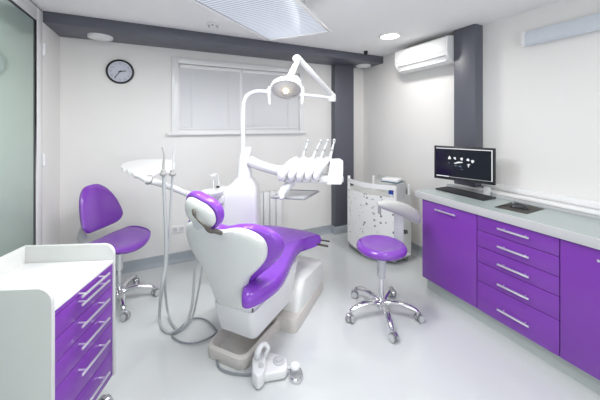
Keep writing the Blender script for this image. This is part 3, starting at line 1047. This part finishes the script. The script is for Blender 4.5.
# arm to the assistant tray
b = NB()
aa, ab = U(228, 204, 2.60), U(185, 193, 2.30)
ac = U(150, 180.5, 2.17)
tube(b, [aa, U(205, 199, 2.45), ab], [.028, .026, .024], 12)
tube(b, [ab, U(168, 186, 2.22), ac], [.022, .024, .026], 12)
obj('assistant_arm', b, 'unit', t)

# surgical lamp head
LH = at(286, 88, 2.18)
t = thing('surgical_lamp', 'white surgical lamp head with clear cover and two handles hanging over the chair', 'surgical lamp', tuple(LH), -YAW)
hm = RX(-32) @ Matrix.Scale(1.1, 4)
b = NB()
lathe(b, [(.108, -.02), (.112, -.008), (.106, .012), (.085, .035), (.05, .052), (.02, .058), (0, .058), (0, .048), (.045, .042), (.08, .024), (.098, .004), (.100, -.02)], (0, 0, 0), hm, 40)
obj('lamp_shell', b, 'unit', t)
b = NB()
lathe(b, [(0, .020), (.05, .012), (.085, -.008), (.098, -.018), (.10, -.014), (.088, 0), (.05, .024), (0, .032)], (0, 0, 0), hm, 12)
obj('reflector', b, 'white', t, ang=5)
b = NB()
lathe(b, [(0, -.060), (.04, -.054), (.075, -.04), (.096, -.024), (.102, -.016), (.099, -.016), (.072, -.037), (.038, -.051), (0, -.057)], (0, 0, 0), hm, 40)
obj('clear_cover', b, 'clear', t)
b = NB()
lathe(b, [(0, -.03), (.016, -.026), (.02, -.012), (.016, .005), (0, .008)], (0, 0, 0), hm @ T(0, 0, -.01), 16)
obj('bulb', b, 'bulb', t)
for s in (-1, 1):
    b = NB()
    x = s * .118
    tube(b, [(s * .095, 0, 0), (x, -.01, 0.0), (s * .13, -.015, -.01)], .010, 10)
    tube(b, [(s * .128, -.015, .005), (s * .13, -.018, -.04), (s * .124, -.02, -.125)], [.010, .011, .009], 12)
    obj('handle', b, 'unit', t)
b = NB()
tube(b, [(.03, .03, .045), (.06, .05, .09), (.095, .07, .08), (.105, .05, .02), (.10, .02, -.01)], .012, 12)
obj('side_yoke', b, 'unit', t)
tjw = at(297, 58.5, 2.30) - LH
c_, s_ = math.cos(YAW), math.sin(YAW)
tjl = Vector((tjw.x * c_ - tjw.y * s_, tjw.x * s_ + tjw.y * c_, tjw.z))
b = NB()
tube(b, [(.01, .02, .045), tjl * .5 + Vector((.012, .0, .02)), tjl + Vector((0, 0, -.03))], [.030, .024, .020], 14)
obj('lamp_neck', b, 'unit', t)

# ---------------------------------------------------------------- delivery head
DD = 2.30
def frame_at(px, py, d):
    return at(px, py, d)
dh = at(312, 170, DD)
t = thing('instrument_table', 'white instrument table with five hose arches on the right arm of the unit', 'dental unit', tuple(dh), -YAW)
b = NB()
# body plate in local coords: x right, y away
prism(b, [(-.245, -.05), (-.20, -.085), (.12, -.10), (.235, -.095), (.25, -.07), (.25, .10), (-.22, .10), (-.25, .06)], -.088, -.035, .014)
obj('table_body', b, 'unit', t)
b = NB()
loft(b, [[(x0_, -.09, -.10 + .0), (x1_, -.09, -.10), (x1_ + .01, -.075, .075), (x0_ + .02, -.075, .075)][:4] + [] for x0_, x1_ in ()] or
     [[(.115, -.105, -.095), (.225, -.105, -.095), (.225, .09, -.095), (.115, .09, -.095)],
      [(.13, -.10, .0), (.238, -.10, .0), (.238, .09, .0), (.13, .09, .0)],
      [(.150, -.085, .085), (.240, -.085, .085), (.240, .08, .085), (.150, .08, .085)]])
co = obj('control_console', b, 'whitepaint', t)
b = NB()
for r_ in range(2):
    bx(b, .155 + .005 * r_, .215 + .005 * r_, -.1045 + .006 * r_, -.099 + .006 * r_, .0 + .03 * r_ - .03, .004 + .03 * r_ - .03)
obj('control_keys', b, 'ltgrey', co)
b = NB()
tube(b, [(-.255, .06, .01), (-.245, .02, -.04), (-.24, .0, -.08)], [.040, .042, .034], 14)
obj('arm_socket', b, 'unit', t)
xs = [-.19, -.12, -.055, .01, .075]
for k, x in enumerate(xs):
    b = NB()
    tube(b, [(x - .045, -.09, -.06), (x - .045, -.10, -.03), (x - .025, -.09, .015), (x + .01, -.05, .055), (x + .05, .01, .080), (x + .075, .07, .080)], [.024, .029, .031, .030, .026, .020], 14)
    obj('hose_arch', b, 'unit', t)
    b = NB()
    lathe(b, [(0, 0), (.010, 0), (.010, .012), (0, .012)], (x - .03, -.098, -.068), RX(80), 12)
    obj('holder_button', b, 'midgrey', t, 'grey button under the arch')
# bracket arm and small glass tray
b = NB()
tube(b, [(-.16, -.02, -.10), (-.21, -.06, -.13), (-.24, -.10, -.17), (-.235, -.12, -.205)], [.03, .034, .03, .018], 14)
obj('tray_bracket', b, 'unit', t)
# handpieces standing in the holders
tips = [(308, 141), (321, 141), (328, 140.5), (334.5, 140)]
bases = [(302, 160), (311, 161), (319, 162), (329, 163)]
labs = ['leftmost slim white dental handpiece standing in the instrument table', 'second dental handpiece from the left in the instrument table', 'third dental handpiece from the left in the instrument table', 'rightmost dental handpiece, in front of the dark pillar edge']
for k in range(4):
    bp_, tp_ = at(bases[k][0], bases[k][1], DD + .03), at(tips[k][0], tips[k][1], DD + .07)
    h = thing('dental_handpiece', labs[k], 'dental handpiece', tuple(bp_), 0, 'handpieces on the instrument table')
    v = tp_ - bp_
    side = Vector((CS, -SN, 0))
    b = NB()
    tube(b, [Vector((0, 0, -.03)), v * .3, v * .65, v * .9], [.010, .012, .009, .007], 12)
    obj('grip', b, 'ltgrey', h)
    b = NB()
    tube(b, [v * .86, v * .93, v, v * 1.03 + side * .003], [.009, .012, .013, .009], 10)
    obj('head', b, 'ltgrey', h)
    b = NB()
    tube(b, [v * .94 + side * -.004, v * .98 + side * -.002], [.0145, .0145], 10, smooth=False)
    obj('head_cap', b, 'midgrey', h, 'grey head cap')
    b = NB()
    bb = v * .55
    tube(b, [v * .50, v * .58], [.0125, .0125], 12, smooth=False)
    obj('ring', b, 'midgrey', h, 'grey grip ring')
    b = NB()
    tube(b, [Vector((0, 0, -.025)), Vector((0, 0, -.05))], [.011, .009], 12)
    obj('coupling', b, 'steel', h)
# small tray
q = [at(271.5, 197.5, 2.24), at(304.5, 201, 2.19), at(318.5, 191.5, 2.44), at(288, 188.3, 2.49)]
zt = sum(v.z for v in q) / 4
cx_, cy_ = sum(v.x for v in q) / 4, sum(v.y for v in q) / 4
t = thing('instrument_tray', 'small glass tray in a dark metal frame hanging below the instrument table', 'tray', (cx_, cy_, zt))
ql = [Vector((v.x - cx_, v.y - cy_, 0)) for v in q]
b = NB()
for i in range(4):
    tube(b, [ql[i], ql[(i + 1) % 4]], .0085, 8, smooth=False)
obj('tray_rim', b, 'midgrey', t, 'grey metal rim')
b = NB()
A = sum(ql[i].x * ql[(i + 1) % 4].y - ql[(i + 1) % 4].x * ql[i].y for i in range(4))
pl = [(v.x * .96, v.y * .96) for v in (ql if A > 0 else ql[::-1])]
prism(b, pl, -.003, .003)
obj('glass_plate', b, mat('tray_glass', (.62, .64, .66), .12), t)
b = NB()
tube(b, [ql[0] * .9 + Vector((0, 0, -.008)), ql[0] * .2 + ql[3] * .3 + Vector((0, 0, -.012)), ql[2] * .5 + Vector((0, 0, -.008))], .007, 8)
obj('tray_support', b, 'midgrey', t)

# ---------------------------------------------------------------- assistant tray with suction hoses
ZA = at(140, 166, 2.25).z
def fl(px, py, z):
    return at(px, py, (EYE - z) * FPX / (py - HOR))
ac_ = at(147, 168, 2.2)
t = thing('assistant_tray', 'white instrument holder tray with notched edge on the left arm of the unit', 'tray', (ac_.x, ac_.y, 0))
outl = [(121, 166.5), (121.5, 164), (126, 162), (137, 159.5), (152, 159), (172, 159.5), (175.5, 163), (174, 170), (166, 172), (160, 171), (155, 174), (150, 180), (144, 180), (138, 176.5), (134, 175.5), (132, 172.5), (128, 172.5), (126.5, 169), (123, 169.5)]
zt = 1.17
P = []
for x, y in outl:
    v = fl(x, y + .0, zt)
    P.append((v.x - ac_.x, v.y - ac_.y))
# compress depth so that the plate stays compact
fw = Vector((SN, CS, 0)); rt = Vector((CS, -SN, 0))
Q = []
for x, y in outl:
    d_ = 2.10 + (180 - y) / 22 * .40
    v = at(x, 150, d_)
    Q.append((v.x - ac_.x, v.y - ac_.y, EYE + (HOR - y) / FPX * d_))
zz = sum(v[2] for v in Q) / len(Q)
n = len(Q)
tb = bmesh.new()
top = [tb.verts.new((x, y, z)) for x, y, z in Q]
bot = [tb.verts.new((x * .97, y * .97, z - .022)) for x, y, z in Q]
tb.faces.new(top)
tb.faces.new(bot[::-1])
for k in range(n):
    tb.faces.new((bot[k], bot[(k + 1) % n], top[(k + 1) % n], top[k]))
bmesh.ops.recalc_face_normals(tb, faces=tb.faces)
bmesh.ops.bevel(tb, geom=[e for e in tb.edges if len(e.link_faces) == 2 and any(len(f.verts) > 6 for f in e.link_faces)], offset=.004, segments=2, affect='EDGES')
obj('tray_plate', tb, 'unit', t)
b = NB()
k0 = at(148, 176, 2.15) - Vector((ac_.x, ac_.y, 0))
tube(b, [k0 + Vector((0, 0, -.015)), k0 + Vector((.01, .02, -.05))], [.035, .03], 14)
obj('tray_mount', b, 'warmgrey', t)

def suction(px, top_y, d, col_y, label, r, name):
    o = at(px, col_y, d)
    h = thing(name, label, 'suction handpiece', tuple(o), 0, 'suction handpieces')
    b = NB()
    lathe(b, [(0, -.022), (.016, -.022), (.026, -.014), (.026, .0), (.018, .006), (.018, .02), (.010, .028), (0, .028)], seg=20)
    obj('collar', b, 'warmgrey', h)
    return h, o
h, o = suction(163.5, 148, 2.12, 173, 'thicker suction hose with grey collar and angled tip on the left tray', .012, 'suction_hose')
b = NB()
tube(b, [Vector((0, 0, .02)), at(163.5, 164, 2.12) - o, at(164.2, 156, 2.12) - o, at(162.5, 147, 2.12) - o], [.010, .009, .007, .006], 10)
obj('suction_tip', b, 'warmgrey', h)
b = NB()
tube(b, [Vector((0, 0, -.015)), at(164.5, 200, 2.13) - o, at(166, 235, 2.12) - o, at(165.5, 265, 2.10) - o, at(161.5, 290, 2.06) - o, fl(159.5, 318, .03) - o + Vector((0, 0, 0)), fl(164, 330, .014) - o, fl(174, 332, .014) - o, fl(186, 323, .04) - o, at(192, 305, 2.12) - o, at(194, 280, 2.15) - o, at(196, 262, 2.16) - o, at(200, 250, 2.16) - o], [.012, .012, .013, .0135, .012, .010, .0095, .0095, .0095, .0095, .0095, .0095, .0095], 12)
obj('hose', b, 'hose', h)
h, o = suction(172.5, 146, 2.16, 173, 'thinner suction hose on the left tray, right of the thicker one', .009, 'suction_hose')
b = NB()
tube(b, [Vector((0, 0, .02)), at(173.2, 160, 2.16) - o, at(174.5, 146, 2.16) - o], [.008, .005, .003], 10)
obj('suction_tip', b, 'ltgrey', h)
b = NB()
tube(b, [Vector((0, 0, -.015)), at(171, 200, 2.17) - o, at(169, 235, 2.15) - o, at(166.5, 265, 2.12) - o, at(165, 285, 2.10) - o, fl(168, 312, .05) - o, fl(175, 327, .014) - o, fl(183, 328.5, .012) - o, fl(192, 318, .04) - o, at(197, 298, 2.15) - o, at(201, 275, 2.17) - o, at(203, 255, 2.17) - o], [.008, .008, .008, .009, .009, .008, .0075, .0075, .0075, .0075, .0075, .0075], 12)
obj('hose', b, 'hose', h)

# floor cable from the hoses to the chair base
b = NB()
tube(b, [fl(188, 320, .012), fl(196, 318, .012), fl(205, 319.5, .012), (fl(212, 325, .012)), fl(216.5, 332, .012), fl(208, 338.5, .012), fl(195, 343, .012), fl(183, 342.5, .012), fl(174, 338, .012), fl(172, 334.5, .012), fl(178, 330, .03), fl(186, 322, .04)], .0055, 10)
o = obj('floor_cable', b, 'cable')
tag(o, 'looped grey cable lying on the floor left of the chair base', 'cable')

# ================================================================ FOOT CONTROL
FP = fl(272, 374, 0)
t = thing('foot_control', 'light grey foot control with hooped handle on the floor before the chair', 'foot pedal', (FP.x, FP.y, 0), -YAW)
def F_(px, py, z):
    v = fl(px, py, z) - Vector((FP.x, FP.y, 0))
    return Vector((v.x * c_ - v.y * s_, v.x * s_ + v.y * c_, z))
def ppoly(pts, z):
    L = [F_(x, y, z) for x, y in pts]
    A = sum(L[i].x * L[(i + 1) % len(L)].y - L[(i + 1) % len(L)].x * L[i].y for i in range(len(L)))
    if A < 0:
        L = L[::-1]
    return [(v.x, v.y) for v in L]
b = NB()
# main wedge body (outline read at its own top height)
prism(b, ppoly([(262, 375), (285, 371), (288, 366), (287, 358), (281, 354), (268, 351), (262, 356)], .055), 0.004, .055, .012)
obj('pedal_body', b, 'whitepaint', t)
b = NB()
prism(b, ppoly([(252, 371), (257, 377), (263, 374), (266, 366), (266, 356), (263, 350), (256, 351), (252, 358)], .085), 0.004, .085, .014)
obj('switch_block', b, 'white', t)
b = NB()
hb = [F_(257.5, 356, .09), F_(258, 352, .14), F_(261, 346, .16), F_(265, 344, .155), F_(268, 348, .13), F_(266, 353, .10), F_(265, 356, .08)]
tube(b, hb, [.020, .018, .015, .013, .013, .012, .012], 12)
obj('carry_hoop', b, 'white', t)
b = NB()
k = F_(279, 361, .055)
lathe(b, [(0, 0), (.036, 0), (.036, .008), (.030, .012), (.020, .010), (.018, .018), (.0, .020)], (k.x, k.y, .053), None, 32)
obj('round_pedal', b, 'ltgrey', t)
b = NB()
k = F_(261, 366, .085)
lathe(b, [(0, 0), (.015, 0), (.015, .010), (.010, .014), (0, .014)], (k.x, k.y, .083), None, 24)
obj('small_button', b, 'ltgrey', t)
b = NB()
k = F_(295, 366, .05)
lathe(b, [(0, -.012), (.024, -.012), (.030, 0), (.026, .008), (0, .010)], (k.x, k.y, .05), None, 28)
obj('side_pedal', b, 'whitepaint', t)
b = NB()
k = F_(296, 374, .02)
pts = [(k.x + .036 * math.cos(R(a)), k.y + .045 * math.sin(R(a)), .022) for a in range(-210, 121, 30)]
tube(b, pts, .005, 8)
tube(b, [(k.x - .06, k.y + .02, .035), (k.x - .02, k.y + .03, .035)], .010, 8)
tube(b, [(k.x, k.y + .045, .022), (k.x, k.y + .02, .045)], .006, 8)
obj('guard_ring', b, 'chrome', t, 'chrome guard ring')
b = NB()
tube(b, [fl(251, 374, .012), fl(244, 374.5, .010), fl(230, 372.5, .010), fl(220, 368, .010), fl(216.5, 360, .010), fl(215, 352, .010), fl(213.5, 346, .012)], .006, 10)
o = obj('pedal_cable', b, 'cable')
tag(o, 'grey cable from the foot control curving to the chair base', 'cable')

# ================================================================ DOTTED CART
# front bows from (2.03,2.87) to (2.22,2.29), back along the right wall
t = thing('dotted_cart', 'white bow-fronted cart with grey dot pattern against the right wall', 'cart', (2.25, 2.58, 0))
def cart_ring(z, grow=0.0, n=12):
    P0, P1 = Vector((2.03 - 2.25, 2.87 - 2.58)), Vector((2.205 - 2.25, 2.27 - 2.58))
    mid = (P0 + P1) / 2
    nr = Vector((-(P1 - P0).y, (P1 - P0).x)).normalized()
    if nr.x > 0:
        nr = -nr
    pts = []
    for k in range(n + 1):
        u = k / n
        q_ = P0.lerp(P1, u) + nr * (.105 * 4 * u * (1 - u) + grow)
        pts.append((q_.x, q_.y, z))
    return pts
def cart_solid(z0, z1, thick=None, back=.18, grow=0.0):
    f0 = cart_ring(z0, grow)
    f1 = cart_ring(z1, grow)
    if thick:
        r0 = f0 + [(x + thick, y + .003, z) for x, y, z in f0[::-1]]
        r1 = f1 + [(x + thick, y + .003, z) for x, y, z in f1[::-1]]
    else:
        r0 = f0 + [(back, f0[-1][1], z0), (back, f0[0][1], z0)]
        r1 = f1 + [(back, f1[-1][1], z1), (back, f1[0][1], z1)]
    return loft(NB(), [r0, r1])
obj('front_panel', cart_solid(.07, .725, .012), 'dots', t, 'white front panel with scattered grey dots')
b = cart_solid(.055, .07)
obj('bottom_shelf', b, 'midgrey', t)
b = NB()
bx(b, .168, .18, -.31, .29, .07, .80)
bx(b, -.03, .18, -.322, -.31, .07, .74)
bx(b, -.20, .18, .288, .30, .07, .74)
obj('side_panels', b, 'lam', t)
b = cart_solid(.66, .675, None, .17, -.014)
obj('top_shelf', b, 'lam', t)
obj('upper_rail', cart_solid(.80, .85, .014, grow=.004), 'whitepaint', t)
for (x, y) in [(-.213, .283), (-.035, -.305), (.165, -.305), (.165, .283)]:
    obj('corner_post', bx(NB(), x - .013, x + .013, y - .013, y + .013, .07, .875 if y > 0 and x < 0 else .845, .004), 'whitepaint', t)
b = NB()
G = [(.175 + .11 * math.cos(R(a)) - .11, -.215 + .11 * math.sin(R(a))) for a in range(0, -91, -10)]
G = [(.175, .20)] + G + [(-.03, -.325)]
ring = [(x, y) for x, y in G] + [((x - .085) * .96 + .085, (y + .06) * .965 - .06) for x, y in G[::-1]]
loft(b, [[(x, y, .70) for x, y in ring], [(x, y, .872) for x, y in ring]])
obj('end_guard', b, 'ltgrey', t, 'rounded light grey end guard')
for (x, y) in [(-.19, .26), (-.02, -.27), (.14, -.27), (.14, .26)]:
    castor(t, x, y, .055, .022, 30, 'midgrey')
# things on the cart
zc_ = .675
p = at(391, 193, 3.02)
t = thing('blue_bottle', 'small blue and white bottle standing on the shelf of the dotted cart', 'bottle', (2.22, 2.335, zc_))
obj('bottle_body', lathe(NB(), [(0, 0), (.028, 0), (.030, .006), (.030, .11), (.022, .13), (.011, .137), (.011, .15), (0, .15)], seg=20), 'blue', t)
obj('bottle_label', lathe(NB(), [(.0305, .045), (.0312, .046), (.0312, .07), (.0305, .071)], seg=20), 'white', t)
b = NB()
tube(b, [(0, 0, .148), (-.004, -.004, .155), (-.010, -.008, .164)], .004, 8)
obj('brush', b, 'tan', t)
t = thing('plastic_box', 'flat white box with dark teal rim resting across the top rail of the cart', 'box', (2.255, 2.36, .8728), R(-64))
obj('box_body', bx(NB(), -.09, .09, -.075, .075, .010, .04, .006), 'whitepaint', t)
obj('box_base', bx(NB(), -.095, .095, -.08, .08, .0, .012, .004), 'teal', t, 'dark teal rim')
